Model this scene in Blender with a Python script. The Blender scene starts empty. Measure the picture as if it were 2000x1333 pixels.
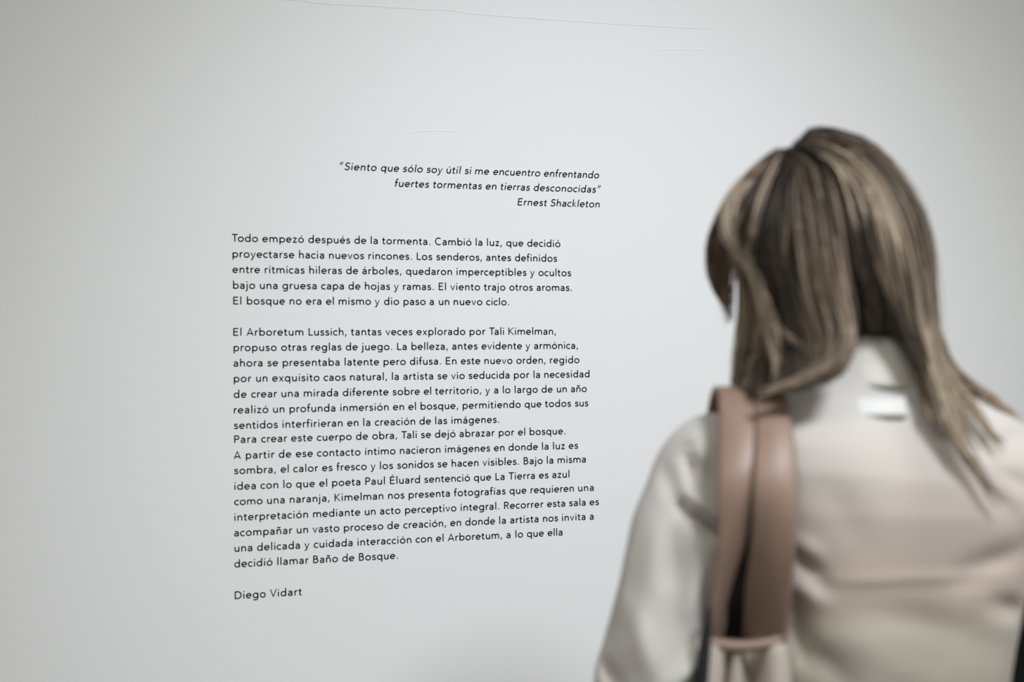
import bpy, bmesh, math, random
import numpy as np
from mathutils import Vector, Matrix
R = math.radians
C = bpy.context.scene.collection
scene = bpy.context.scene

# ------------------------------------------------------------------ camera
# the text wall is the plane y = 0, the camera stands 2.6 m in front of it
CAM_Z, CAM_D, FPX = 1.45, 2.6, 2778.0
YAW, PITCH, ROLL = 0.31671831, 0.00482103, -0.00668641
fwd = Vector((math.sin(YAW) * math.cos(PITCH), math.cos(YAW) * math.cos(PITCH), math.sin(PITCH)))
r0 = Vector((math.cos(YAW), -math.sin(YAW), 0)); u0 = r0.cross(fwd)
rgt = math.cos(ROLL) * r0 + math.sin(ROLL) * u0
upv = -math.sin(ROLL) * r0 + math.cos(ROLL) * u0
cam_d = bpy.data.cameras.new('camera'); cam = bpy.data.objects.new('camera', cam_d); C.objects.link(cam)
M = Matrix((rgt, upv, -fwd)).transposed().to_4x4(); M.translation = (0, -CAM_D, CAM_Z)
cam.matrix_world = M
cam_d.sensor_width = 36; cam_d.lens = 36 * FPX / 2000
cam_d.clip_start = 0.05; cam_d.clip_end = 50
cam_d.dof.use_dof = True; cam_d.dof.focus_distance = 2.76; cam_d.dof.aperture_fstop = 2.2
cam_d.dof.aperture_blades = 9
scene.camera = cam

# ------------------------------------------------------------------ light and exposure
scene.view_settings.view_transform = 'Standard'; scene.view_settings.look = 'None'
scene.view_settings.exposure = 0.42; scene.view_settings.gamma = 1.0
scene.view_settings.use_curve_mapping = False
w = bpy.data.worlds.new('world'); scene.world = w; w.use_nodes = True
w.node_tree.nodes['Background'].inputs[0].default_value = (0.8, 0.86, 0.9, 1)
w.node_tree.nodes['Background'].inputs[1].default_value = 0.3
def area(name, loc, size, energy, col, target=None, sy=None):
    l = bpy.data.lights.new(name, 'AREA'); l.energy = energy; l.color = col
    l.shape = 'RECTANGLE'; l.size = size; l.size_y = sy or size
    o = bpy.data.objects.new(name, l); C.objects.link(o); o.location = loc
    if target: o.rotation_euler = (Vector(target) - Vector(loc)).to_track_quat('-Z', 'Y').to_euler()
    return o
WARM = (1.0, 0.955, 0.88)
area('warm_fill', (-1.2, -3.4, 3.95), 1.4, 34, WARM)  # this pair: unseen lamps added as warm ambient fill
area('warm_fill', (2.6, -3.4, 3.95), 1.4, 31, WARM)
def spot(loc, target, energy, angle, blend, r=0.06, col=(0.925, 0.96, 1.0)):
    l = bpy.data.lights.new('vignette_spot', 'SPOT'); l.energy = energy; l.color = col
    l.spot_size = R(angle); l.spot_blend = blend; l.shadow_soft_size = r
    o = bpy.data.objects.new('vignette_spot', l); C.objects.link(o); o.location = loc
    o.rotation_euler = (Vector(target) - Vector(loc)).to_track_quat('-Z', 'Y').to_euler()
spot((1.0, -3.6, 3.9), (1.02, 0, 1.26), 625, 42, 0.95, 0.5)  # unseen spot added so the wall dims towards its edges like a vignette

# ------------------------------------------------------------------ helpers
def obj(name, verts, faces, m, parent=None, smooth=False):
    me = bpy.data.meshes.new(name); me.from_pydata([tuple(v) for v in verts], [], faces); me.update()
    if smooth: me.polygons.foreach_set('use_smooth', [True] * len(me.polygons))
    if m: me.materials.append(m)
    o = bpy.data.objects.new(name, me); C.objects.link(o)
    if parent: o.parent = parent
    return o
def empty(name, loc, rz=0):
    o = bpy.data.objects.new(name, None); C.objects.link(o); o.location = loc; o.rotation_euler = (0, 0, rz)
    o.empty_display_size = 0.1
    return o
def tag(o, label, cat, group=None):
    o['label'] = label; o['category'] = cat
    if group: o['group'] = group
def box(name, lo, hi, m, parent=None):
    x0, y0, z0 = lo; x1, y1, z1 = hi
    v = [(x0,y0,z0),(x1,y0,z0),(x1,y1,z0),(x0,y1,z0),(x0,y0,z1),(x1,y0,z1),(x1,y1,z1),(x0,y1,z1)]
    return obj(name, v, [(3,2,1,0),(4,5,6,7),(0,1,5,4),(1,2,6,5),(2,3,7,6),(3,0,4,7)], m, parent)
def mat(name, col, rough=0.7, noise=None, bump=None, metallic=0, sheen=0, spec=0.5):
    """noise = (scale, second colour, amount); bump = (scale, strength, distance)"""
    m = bpy.data.materials.new(name); m.use_nodes = True; nt = m.node_tree; b = nt.nodes['Principled BSDF']
    b.inputs['Base Color'].default_value = (*col, 1); b.inputs['Roughness'].default_value = rough
    b.inputs['Metallic'].default_value = metallic; b.inputs['Specular IOR Level'].default_value = spec
    if sheen: b.inputs['Sheen Weight'].default_value = sheen
    tc = nt.nodes.new('ShaderNodeTexCoord')
    if noise:
        n = nt.nodes.new('ShaderNodeTexNoise'); n.inputs['Scale'].default_value = noise[0]; n.inputs['Detail'].default_value = 5
        nt.links.new(tc.outputs['Object'], n.inputs['Vector'])
        mx = nt.nodes.new('ShaderNodeMix'); mx.data_type = 'RGBA'
        mp = nt.nodes.new('ShaderNodeMapRange'); mp.inputs[1].default_value = 0.35; mp.inputs[2].default_value = 0.65
        mp.inputs[4].default_value = noise[2]
        nt.links.new(n.outputs['Fac'], mp.inputs[0]); nt.links.new(mp.outputs[0], mx.inputs['Factor'])
        mx.inputs['A'].default_value = (*col, 1); mx.inputs['B'].default_value = (*noise[1], 1)
        nt.links.new(mx.outputs['Result'], b.inputs['Base Color'])
    if bump:
        n = nt.nodes.new('ShaderNodeTexNoise'); n.inputs['Scale'].default_value = bump[0]; n.inputs['Detail'].default_value = 6
        nt.links.new(tc.outputs['Object'], n.inputs['Vector'])
        bp = nt.nodes.new('ShaderNodeBump'); bp.inputs['Strength'].default_value = bump[1]; bp.inputs['Distance'].default_value = bump[2]
        nt.links.new(n.outputs['Fac'], bp.inputs['Height']); nt.links.new(bp.outputs[0], b.inputs['Normal'])
    return m

M_wall = mat('painted_plaster', (0.80, 0.815, 0.825), 0.75, (1.3, (0.79, 0.808, 0.818), 0.5), (38, 0.10, 0.002), spec=0.3)
M_room = mat('room_paint', (0.62, 0.63, 0.63), 0.9)
M_ceil = mat('ceiling_paint', (0.7, 0.7, 0.7), 0.9)
M_floor = mat('polished_concrete', (0.34, 0.325, 0.30), 0.45, (3.0, (0.28, 0.27, 0.25), 0.8), (20, 0.1, 0.002))
M_vinyl = mat('black_vinyl', (0.007, 0.009, 0.010), 0.85, spec=0.08)
M_crack = mat('old_plaster_joint', (0.76, 0.775, 0.78), 0.9)
M_scuff = mat('scuffed_paint', (0.84, 0.85, 0.855), 0.6)

# ------------------------------------------------------------------ the room
def struct(o): o['kind'] = 'structure'; return o
XL, XR, YB, H = -2.6, 3.6, -5.6, 4.0
struct(box('floor', (XL-.1, YB-.1, -.1), (XR+.1, .1, 0), M_floor))
struct(box('ceiling', (XL-.1, YB-.1, H), (XR+.1, .1, H+.1), M_ceil))
wall = struct(box('wall_front', (XL-.1, 0, 0), (XR+.1, .1, H), M_wall))
struct(box('wall_left', (XL-.1, YB, 0), (XL, 0, H), M_room))
struct(box('wall_right', (XR, YB, 0), (XR+.1, 0, H), M_room))
struct(box('wall_back', (XL-.1, YB-.1, 0), (XR+.1, YB, H), M_room))
struct(box('baseboard_front', (XL, -.015, 0), (XR, 0, .09), M_room))
# raised plaster joint that runs level across the wall near the top, and a few scuffs
def ridge(name, pts, wid, h, m):
    """a thin raised bead of plaster on the wall: wid(k) half widths, top edge stands proud"""
    v, f = [], []
    n = len(pts)
    for i, (x, z) in enumerate(pts):
        a = wid[i] if isinstance(wid, list) else wid
        v += [(x, 0.0, z + a), (x, -h, z - a * 0.2), (x, 0.0, z - a)]
    for i in range(n - 1):
        a, b = 3 * i, 3 * i + 3
        f += [(a, a + 1, b + 1, b), (a + 1, a + 2, b + 2, b + 1)]
    return obj(name, v, f, m, wall)
rnd = random.Random(4)
seam = [(0.30, .6425), (0.4364, .6413), (0.46, .6402), (0.5028, .6375), (0.5509, .6398), (0.6143, .6403), (0.6736, .6405), (0.7337, .6427), (0.7743, .6386), (0.8566, .6381), (0.9616, .6381), (1.0692, .6381), (1.2924, .6411)]
pts = []
for (a, b), (c, d) in zip(seam, seam[1:]):
    k = max(2, int((c - a) / 0.012))
    pts += [(a + (c - a) * i / k, CAM_Z + b + (d - b) * i / k + rnd.uniform(-.0005, .0005)) for i in range(k)]
ridge('plaster_joint', pts, [0.0016 * (1.0 - 0.75 * (x - .3) / 1.0) + rnd.uniform(0, .0005) for x, z in pts], 0.0006, M_crack)
def smooth_line(p, n, j=0.0004):
    out = []
    for (a, b), (c, d) in zip(p, p[1:]):
        out += [(a + (c - a) * i / n, CAM_Z + b + (d - b) * i / n + rnd.uniform(-j, j)) for i in range(n)]
    return out
ridge('scuff', smooth_line([(0.6393, .4023), (0.6621, .409), (0.702, .4126), (0.7575, .4129)], 10), 0.0009, 0.0006, M_scuff)
ridge('scuff', smooth_line([(1.1513, .5923), (1.2806, .600)], 16), 0.0009, 0.0005, M_scuff)
ridge('scuff', smooth_line([(1.0452, -.0969), (1.0638, -.0801), (1.0781, -.0601)], 8), 0.0006, 0.0005, M_scuff)
for x, z in ((1.025, .31), (1.03, .235), (1.021, .205), (1.085, .19), (.405, .32), (1.07, -.02), (.93, .50), (.80, .46)):
    ridge('scuff', smooth_line([(x, z), (x + rnd.uniform(.006, .014), z + rnd.uniform(-.002, .002))], 4), 0.0009, 0.0006, M_scuff)

# ------------------------------------------------------------------ the lettering
W=54.0
def E_(cx,cy,rx,ry,a0,a1,n=22):
    n=max(3,int(abs(a1-a0)/360*n)); return [(cx+rx*math.cos(math.radians(a0+(a1-a0)*i/n)),cy+ry*math.sin(math.radians(a0+(a1-a0)*i/n))) for i in range(n+1)]
def P_(s):
    t=s.replace('M','M ').replace('L','L ').replace('C','C ').replace(',',' ').split(); i=0; pts=[]; cmd=None
    def num():
        nonlocal i; v=float(t[i]); i+=1; return v
    while i<len(t):
        if t[i] in 'MLC': cmd=t[i]; i+=1
        if cmd in 'ML': pts.append((num(),num()))
        else:
            p0=pts[-1]; a=(num(),num());b=(num(),num());c=(num(),num())
            for k in range(1,7):
                u=k/6.; v=1-u
                pts.append(tuple(v**3*p0[j]+3*v*v*u*a[j]+3*v*u*u*b[j]+u**3*c[j] for j in (0,1)))
    return pts
def dot(x,y,r=62): return [(x+r*math.cos(k*math.pi/5),y+r*math.sin(k*math.pi/5)) for k in range(10)]
# glyph: (advance, [strokes], [convex polygons])
G={
'o':(611,[E_(305,234,226,207,0,360,26)],[]),
'e':(574,[E_(287,234,213,207,-2,316),'M74 240 L520 240'],[]),
'c':(459,[E_(278,234,226,207,52,308)],[]),
'a':(535,['M415 0 L415 300 C415 400 350 441 256 441 C190 441 135 420 95 380','M415 268 L340 268 C180 268 95 222 95 135 C95 70 140 27 220 27 C330 27 415 90 415 190'],[]),
'b':(611,['M112 0 L112 756',E_(322,234,212,207,0,360)],[]),
'd':(611,['M499 0 L499 756',E_(289,234,212,207,0,360)],[]),
'p':(611,['M112 -215 L112 468',E_(322,234,212,207,0,360)],[]),
'q':(611,['M499 -215 L499 468',E_(289,234,212,207,0,360)],[]),
'g':(611,['M499 468 L499 0 C499 -120 420 -180 300 -180 C225 -180 160 -160 108 -118',E_(289,234,212,207,0,360)],[]),
'h':(574,['M112 0 L112 756','M112 240 C112 370 190 441 290 441 C400 441 462 380 462 265 L462 0'],[]),
'n':(574,['M112 0 L112 468','M112 240 C112 370 190 441 290 441 C400 441 462 380 462 265 L462 0'],[]),
'm':(889,['M108 0 L108 468','M108 240 C108 370 175 441 265 441 C375 441 442 385 442 265 L442 0','M442 240 C442 370 510 441 605 441 C715 441 780 385 780 265 L780 0'],[]),
'u':(574,['M462 0 L462 468','M112 468 L112 203 C112 88 174 27 284 27 C384 27 462 98 462 228'],[]),
'ı':(241,['M120 0 L120 468'],[]),
'i':(241,['M120 0 L120 468'],[dot(120,648)]),
'j':(241,['M120 468 L120 -80 C120 -150 90 -180 30 -180 C8 -180 -10 -178 -28 -172'],[dot(120,648)]),
'l':(241,['M120 0 L120 756'],[]),
'k':(500,['M112 0 L112 756'],[[(370,468),(475,468),(185,232),(130,260)],[(150,258),(210,290),(500,0),(390,0)]]),
'r':(362,['M112 0 L112 468','M112 240 C112 370 180 441 262 441 C292 441 318 436 340 428'],[]),
's':(444,['M362 378 C335 415 290 441 232 441 C160 441 97 410 97 345 C97 275 170 262 232 248 C310 230 362 205 362 130 C362 60 305 27 228 27 C150 27 95 52 55 100'],[]),
't':(348,['M140 610 L140 130 C140 60 170 27 230 27 C260 27 285 33 308 43','M22 434 L302 434'],[]),
'v':(500,[],[[(10,468),(105,468),(290,0),(210,0)],[(395,468),(490,468),(290,0),(210,0)]]),
'y':(500,['M252 40 L205 -85 C178 -150 150 -180 95 -180 C72 -180 55 -178 35 -170'],[[(10,468),(105,468),(290,20),(222,-20)],[(395,468),(490,468),(290,0),(215,0)]]),
'x':(500,[],[[(20,468),(130,468),(480,0),(370,0)],[(20,0),(130,0),(480,468),(370,468)]]),
'z':(463,['M48 433 L415 433','M40 35 L425 35'],[[(300,420),(415,433),(165,45),(40,35)]]),
'f':(315,['M132 0 L132 600 C132 690 172 729 245 729 C275 729 297 726 318 719','M15 434 L292 434'],[]),
'A':(685,['M150 205 L540 205'],[[(8,0),(103,0),(385,708),(302,708)],[(677,0),(582,0),(302,708),(385,708)]]),
'B':(611,['M120 0 L120 708','M120 671 L290 671 C400 671 455 620 455 532 C455 440 390 390 290 390 L120 390','M290 390 C430 390 510 330 510 215 C510 100 430 37 300 37 L120 37'],[]),
'C':(704,[E_(392,354,308,329,48,312,30)],[]),
'D':(741,['M120 0 L120 708','M120 671 L310 671 C530 671 655 550 655 354 C655 158 530 37 310 37 L120 37'],[]),
'E':(596,['M120 0 L120 708','M120 671 L520 671','M120 368 L490 368','M120 37 L535 37'],[]),
'K':(648,['M120 0 L120 708'],[[(505,708),(620,708),(225,340),(140,370)],[(150,378),(235,410),(645,0),(530,0)]]),
'L':(500,['M120 0 L120 708','M120 37 L485 37'],[]),
'P':(590,['M120 0 L120 708','M120 671 L290 671 C430 671 495 610 495 505 C495 395 425 340 290 340 L120 340'],[]),
'R':(611,['M120 0 L120 708','M120 671 L290 671 C430 671 495 610 495 510 C495 400 425 350 290 350 L120 350'],[[(260,350),(355,350),(575,0),(475,0)]]),
'S':(556,['M465 590 C430 650 365 681 285 681 C180 681 100 625 100 535 C100 430 185 395 280 365 C385 330 470 295 470 190 C470 90 385 27 275 27 C180 27 100 60 52 130'],[]),
'T':(560,['M20 671 L554 671','M287 0 L287 708'],[]),
'V':(630,[],[[(8,708),(103,708),(355,0),(275,0)],[(622,708),(527,708),(275,0),(355,0)]]),
'.':(278,[],[dot(139,50)]),
',':(262,[],[[(95,112),(212,112),(120,-125),(32,-125)]]),
'“':(463,[],[[(60,480),(142,480),(225,755),(120,755)],[(225,480),(307,480),(390,755),(285,755)]]),
'”':(463,[],[[(60,480),(142,480),(225,755),(120,755)],[(225,480),(307,480),(390,755),(285,755)]]),
' ':(262,[],[]),
}
def acute(cx,dy=0): return [[(cx-45,545+dy),(cx+25,545+dy),(cx+130,705+dy),(cx+25,705+dy)]]
for c,b,cx in (('á','a',255),('é','e',287),('í','ı',110),('ó','o',305),('ú','u',287)):
    a,s,q=G[b]; G[c]=(a,s,q+acute(cx))
a,s,q=G['n']; G['ñ']=(a,s+['M150 575 C185 665 235 660 287 625 C340 590 390 585 424 672'],q)
a,s,q=G['E']; G['É']=(a,s,q+acute(300,215))
KERN={'To':-70,'Ta':-75,'Ti':-10,'Vi':-20,'rz':0,'Pa':-30,'La':0,'ry':0,'r,':-40,'y,':-40,'ro':-8,'ra':-8,'re':-8}
def strokes(c):
    a,s,q=G[c]; return [P_(x) if isinstance(x,str) else x for x in s],q
def bounds(c):
    s,q=strokes(c); xs=[]
    for st in s:
        for i,(x,y) in enumerate(st):
            a=st[max(i-1,0)];b=st[min(i+1,len(st)-1)]
            dx,dy=b[0]-a[0],b[1]-a[1];l=math.hypot(dx,dy) or 1
            xs+=[x-dy/l*W,x+dy/l*W]
    for p in q: xs+=[x for x,_ in p]
    return (min(xs),max(xs)) if xs else (0,0)
def layout(t):
    x=0;pos=[];iL=[];iR=[]
    for i,c in enumerate(t):
        pos.append(x); b=bounds(c); iL.append(x+b[0]);iR.append(x+b[1]); x+=G[c][0]+KERN.get(t[i:i+2],0)
    return pos,iL,iR
TEXT = [
 ('i', 0.3321, '“Siento que sólo soy útil si me encuentro enfrentando', [0.518, 0.5959, 0.6382, 0.684, 0.7229, 0.759, 0.7797, 0.8158, 0.9189, 1.0339]),
 ('i', 0.3038, 'fuertes tormentas en tierras desconocidas”', [0.6222, 0.6964, 0.8005, 0.8304, 0.8977, 1.0359]),
 ('i', 0.2748, 'Ernest Shackleton', [0.865, 0.9321, 1.0345]),
 ('r', 0.1957, 'Todo empezó después de la tormenta. Cambió la luz, que decidió', [0.3206, 0.3753, 0.4593, 0.5453, 0.5763, 0.5983, 0.7002, 0.7805, 0.803, 0.8417, 0.8843, 0.9525]),
 ('r', 0.1671, 'proyectarse hacia nuevos rincones. Los senderos, antes definidos', [0.3214, 0.4421, 0.4977, 0.5718, 0.6645, 0.7024, 0.8013, 0.8591, 0.9455]),
 ('r', 0.1391, 'entre rítmicas hileras de árboles, quedaron imperceptibles y ocultos', [0.3212, 0.3793, 0.4608, 0.5295, 0.56, 0.6432, 0.7421, 0.8899, 0.9069, 0.9744]),
 ('r', 0.1104, 'bajo una gruesa capa de hojas y ramas. El viento trajo otros aromas.', [0.322, 0.3704, 0.4112, 0.4825, 0.5336, 0.5647, 0.6201, 0.6375, 0.7067, 0.7298, 0.7966, 0.8473, 0.9029, 0.9759]),
 ('r', 0.0821, 'El bosque no era el mismo y dio paso a un nuevo ciclo.', [0.3222, 0.3466, 0.4243, 0.4544, 0.4914, 0.5151, 0.5834, 0.6009, 0.6383, 0.6889, 0.7069, 0.7361, 0.8005, 0.8469]),
 ('r', 0.0253, 'El Arboretum Lussich, tantas veces explorado por Tali Kimelman,', [0.322, 0.3457, 0.4588, 0.538, 0.6035, 0.663, 0.7671, 0.8065, 0.845, 0.9423]),
 ('r', -0.0025, 'propuso otras reglas de juego. La belleza, antes evidente y armónica,', [0.3223, 0.4083, 0.4637, 0.5277, 0.557, 0.6255, 0.6531, 0.7325, 0.7907, 0.8797, 0.8969, 0.9878]),
 ('r', -0.0306, 'ahora se presentaba latente pero difusa. En este nuevo orden, regido', [0.3221, 0.3829, 0.4109, 0.5256, 0.5992, 0.6498, 0.7198, 0.7494, 0.7963, 0.8606, 0.9292, 0.9904]),
 ('r', -0.0585, 'por un exquisito caos natural, la artista se vio seducida por la necesidad', [0.3225, 0.3624, 0.3917, 0.4862, 0.5356, 0.6151, 0.637, 0.7033, 0.7301, 0.7645, 0.8554, 0.8954, 0.9175, 1.0114]),
 ('r', -0.0871, 'de crear una mirada diferente sobre el territorio, y a lo largo de un año', [0.3221, 0.3534, 0.4083, 0.4494, 0.5218, 0.6161, 0.6764, 0.6987, 0.7979, 0.8154, 0.8329, 0.8567, 0.9116, 0.943, 0.9723, 1.0054]),
 ('r', -0.1153, 'realizó un profunda inmersión en el bosque, permitiendo que todos sus', [0.3222, 0.393, 0.4229, 0.517, 0.6167, 0.6463, 0.67, 0.7525, 0.8768, 0.9187, 0.9802, 1.0084]),
 ('r', -0.1433, 'sentidos interfirieran en la creación de las imágenes.', [0.322, 0.4098, 0.5297, 0.56, 0.5819, 0.6675, 0.6984, 0.7301, 0.8253]),
 ('r', -0.1688, 'Para crear este cuerpo de obra, Tali se dejó abrazar por el bosque.', [0.3226, 0.371, 0.4256, 0.4728, 0.5459, 0.5769, 0.6327, 0.6703, 0.6976, 0.7459, 0.8241, 0.8629, 0.8867, 0.9604]),
 ('r', -0.1977, 'A partir de ese contacto íntimo nacieron imágenes en donde la luz es', [0.3215, 0.3432, 0.4028, 0.4339, 0.473, 0.5631, 0.6295, 0.7171, 0.8142, 0.8435, 0.9118, 0.9344, 0.9668, 0.9853]),
 ('r', -0.2250, 'sombra, el calor es fresco y los sonidos se hacen visibles. Bajo la misma', [0.3219, 0.406, 0.429, 0.4823, 0.5094, 0.5736, 0.5912, 0.6239, 0.7022, 0.73, 0.7912, 0.874, 0.9215, 0.9437, 1.0023]),
 ('r', -0.2533, 'idea con lo que el poeta Paul Éluard sentenció que La Tierra es azul', [0.3223, 0.3692, 0.4109, 0.4339, 0.4768, 0.5008, 0.5632, 0.6101, 0.6761, 0.7737, 0.8169, 0.8437, 0.9051, 0.9325, 0.9679]),
 ('r', -0.2811, 'como una naranja, Kimelman nos presenta fotografías que requieren una', [0.3219, 0.3811, 0.4225, 0.5052, 0.6064, 0.6458, 0.7342, 0.8449, 0.8876, 0.9858, 1.0184]),
 ('r', -0.3094, 'interpretación mediante un acto perceptivo integral. Recorrer esta sala es', [0.322, 0.4651, 0.5618, 0.5906, 0.6387, 0.7472, 0.8338, 0.9213, 0.9668, 1.0096, 1.0285]),
 ('r', -0.3374, 'acompañar un vasto proceso de creación, en donde la artista nos invita a', [0.3216, 0.4349, 0.464, 0.5223, 0.6045, 0.6351, 0.7266, 0.7561, 0.8239, 0.846, 0.9127, 0.9518, 1.0096, 1.019]),
 ('r', -0.3654, 'una delicada y cuidada interacción con el Arboretum, a lo que ella', [0.322, 0.3625, 0.4489, 0.4659, 0.5476, 0.6587, 0.6985, 0.7214, 0.8381, 0.8564, 0.8797, 0.922, 0.9528]),
 ('r', -0.3935, 'decidió llamar Baño de Bosque.', [0.3215, 0.399, 0.4648, 0.5189, 0.5503, 0.6247]),
 ('r', -0.4507, 'Diego Vidart', [0.3219, 0.3855, 0.4435]),
]
EM, TRACK = 0.01934, 45.0
def line_mesh(style, z, text, xs, yf=-0.0003):
    """flat cut-vinyl letters, each 0.3 mm proud of the wall; xs = where every word's ink starts, in metres along the wall"""
    v, f = [], []
    shear = 0.16 if style == 'i' else 0.0
    words = text.split(' ')
    for n_w, (wd, x0) in enumerate(zip(words, xs)):
        pos, iL, iR = layout(wd)
        # letter spacing of this word, from where the next word (or the line's end) stands
        if n_w + 1 < len(words):
            nxt = wd + ' ' + words[n_w + 1]; _, jL, _r = layout(nxt); span = jL[len(wd) + 1] - jL[0]; cnt = len(wd) + 1
        else: span = iR[-1] - iL[0]; cnt = max(1, len(wd) - 1)
        TR = max(TRACK - 40, min(TRACK + 40, ((xs[n_w + 1] - x0) / EM * 1000 - span) / cnt)) if cnt > 1 else TRACK
        off = iL[0]
        for i, ch in enumerate(wd):
            gx = pos[i] - off + i * TR
            sts, polys = strokes(ch)
            def put(p):
                X, Y = p
                v.append((x0 + (gx + X + shear * (Y - (300 if i == 0 and ch in '“' else 0))) / 1 * EM / 1000, yf, CAM_Z + z + Y * EM / 1000))
            for st in sts:
                n = len(st); base = len(v)
                closed = math.dist(st[0], st[-1]) < 1
                for k, (x, y) in enumerate(st):
                    if closed: a, b = st[(k - 1) % (n - 1)], st[(k + 1) % (n - 1)]
                    else: a, b = st[max(k - 1, 0)], st[min(k + 1, n - 1)]
                    d0 = (x - a[0], y - a[1]); d1 = (b[0] - x, b[1] - y)
                    l0 = math.hypot(*d0) or 0; l1 = math.hypot(*d1) or 0
                    if l0 == 0: d0, l0 = d1, l1
                    if l1 == 0: d1, l1 = d0, l0
                    t = (d0[0] / l0 + d1[0] / l1, d0[1] / l0 + d1[1] / l1); lt = math.hypot(*t) or 1
                    t = (t[0] / lt, t[1] / lt)
                    c = max(0.5, t[0] * d0[0] / l0 + t[1] * d0[1] / l0)
                    nx, ny = -t[1] * W / c, t[0] * W / c
                    put((x + nx, y + ny)); put((x - nx, y - ny))
                for k in range(n - 1):
                    a = base + 2 * k
                    f.append((a, a + 1, a + 3, a + 2))
            for p in polys:
                base = len(v)
                for q in p: put(q)
                f.append(tuple(range(base, base + len(p))))
    return v, f
blocks = [(0, 3, 'small black italic quotation set flush right above the first paragraph of the wall text', 'quotation'),
          (3, 8, 'five-line black paragraph on white wall just under the italic quotation', 'wall text'),
          (8, 24, 'long black sixteen-line paragraph filling the lower half of the wall text', 'wall text'),
          (24, 25, 'black two-word signature line alone below the wall text', 'wall text')]
for (a, b, lab, cat) in blocks:
    t = empty('wall_lettering', (TEXT[a][3][0], 0, CAM_Z + TEXT[b - 1][1]))
    tag(t, lab, cat)
    for row in TEXT[a:b]:
        v, f = line_mesh(*row)
        l = t.location
        obj('text_line', [(p[0] - l.x, p[1] - l.y, p[2] - l.z) for p in v], f, M_vinyl, t)

# ------------------------------------------------------------------ the visitor
# local frame of the figure: X to her right, Y towards the wall, Z up, origin on the floor under her neck
DEP = 1.6
root_w = Vector((0, -CAM_D, 0)) + Vector((fwd.x, fwd.y, 0)).normalized() * DEP + Vector((r0.x, r0.y, 0)) * 0.412
person = empty('person', (root_w.x, root_w.y, 0), -YAW)
tag(person, 'woman seen from behind with long highlighted brown hair and cream blouse, reading the wall', 'person')
PI_ = person.location.copy(); rot_i = Matrix.Rotation(YAW, 3, 'Z')
def K(px, py, Y=0.0):
    """point of the figure's frame: on the sight line of the photograph's pixel, Y metres behind the neck"""
    d = fwd + (px - 1000) / FPX * rgt - (py - 666.5) / FPX * upv
    d = rot_i @ d; o = rot_i @ (Vector((0, -CAM_D, CAM_Z)) - PI_)
    return o + d * ((Y - o.y) / d.y)

M_skin = mat('skin', (0.50, 0.36, 0.29), 0.55, (30, (0.55, 0.36, 0.29), 0.5))
M_shoe = mat('black_shoe', (0.02, 0.02, 0.02), 0.4)
M_denim = mat('dark_trousers', (0.025, 0.028, 0.035), 0.85, (60, (0.035, 0.04, 0.05), 0.6))
M_tag = mat('white_label', (0.69, 0.70, 0.68), 0.7)
M_leather = mat('brown_leather', (0.30, 0.208, 0.163), 0.45, (9, (0.24, 0.16, 0.12), 0.7), (160, 0.25, 0.001))
M_gap_shade = mat('gap_shade', (0.025, 0.02, 0.018), 0.9)
M_canvas = mat('natural_canvas', (0.50, 0.45, 0.40), 0.9, (25, (0.46, 0.41, 0.36), 0.6), (500, 0.3, 0.0005))
M_navy = mat('dark_navy', (0.010, 0.013, 0.018), 0.9)
M_jacket = mat('black_wool', (0.018, 0.022, 0.022), 0.95, (80, (0.028, 0.032, 0.03), 0.6))

# blouse: sheer cream crepe, skin showing through between the yoke and the camisole worn under it; the darker lower tones also paint in light falloff
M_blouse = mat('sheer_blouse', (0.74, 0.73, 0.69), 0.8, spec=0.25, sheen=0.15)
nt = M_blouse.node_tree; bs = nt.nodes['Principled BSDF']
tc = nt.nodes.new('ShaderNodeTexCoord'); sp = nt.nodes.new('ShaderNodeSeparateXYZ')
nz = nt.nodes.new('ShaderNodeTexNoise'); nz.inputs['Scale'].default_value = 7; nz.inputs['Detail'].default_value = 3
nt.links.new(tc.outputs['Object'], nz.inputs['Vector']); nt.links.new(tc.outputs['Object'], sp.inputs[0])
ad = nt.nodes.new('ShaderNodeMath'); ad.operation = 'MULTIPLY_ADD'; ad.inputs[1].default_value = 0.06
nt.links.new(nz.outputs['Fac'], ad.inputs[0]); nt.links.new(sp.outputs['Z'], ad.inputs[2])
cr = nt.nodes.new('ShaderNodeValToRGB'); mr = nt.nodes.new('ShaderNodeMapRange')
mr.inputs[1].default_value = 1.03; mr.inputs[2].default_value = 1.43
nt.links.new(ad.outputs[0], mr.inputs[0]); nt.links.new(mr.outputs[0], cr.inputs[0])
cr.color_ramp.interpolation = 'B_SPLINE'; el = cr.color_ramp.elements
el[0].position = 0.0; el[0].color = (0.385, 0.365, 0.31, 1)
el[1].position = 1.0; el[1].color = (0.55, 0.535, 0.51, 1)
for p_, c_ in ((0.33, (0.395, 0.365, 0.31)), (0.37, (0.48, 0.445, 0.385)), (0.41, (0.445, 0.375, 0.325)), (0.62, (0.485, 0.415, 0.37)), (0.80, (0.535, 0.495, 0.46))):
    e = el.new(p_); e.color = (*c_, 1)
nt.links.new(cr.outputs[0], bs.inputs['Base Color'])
M_sleeve = mat('sleeve_crepe', (0.63, 0.62, 0.595), 0.8, (9, (0.58, 0.545, 0.51), 0.7), spec=0.25, sheen=0.15)
M_collar = mat('collar_crepe', (0.76, 0.75, 0.68), 0.8, (12, (0.80, 0.79, 0.73), 0.6), spec=0.25)

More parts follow.
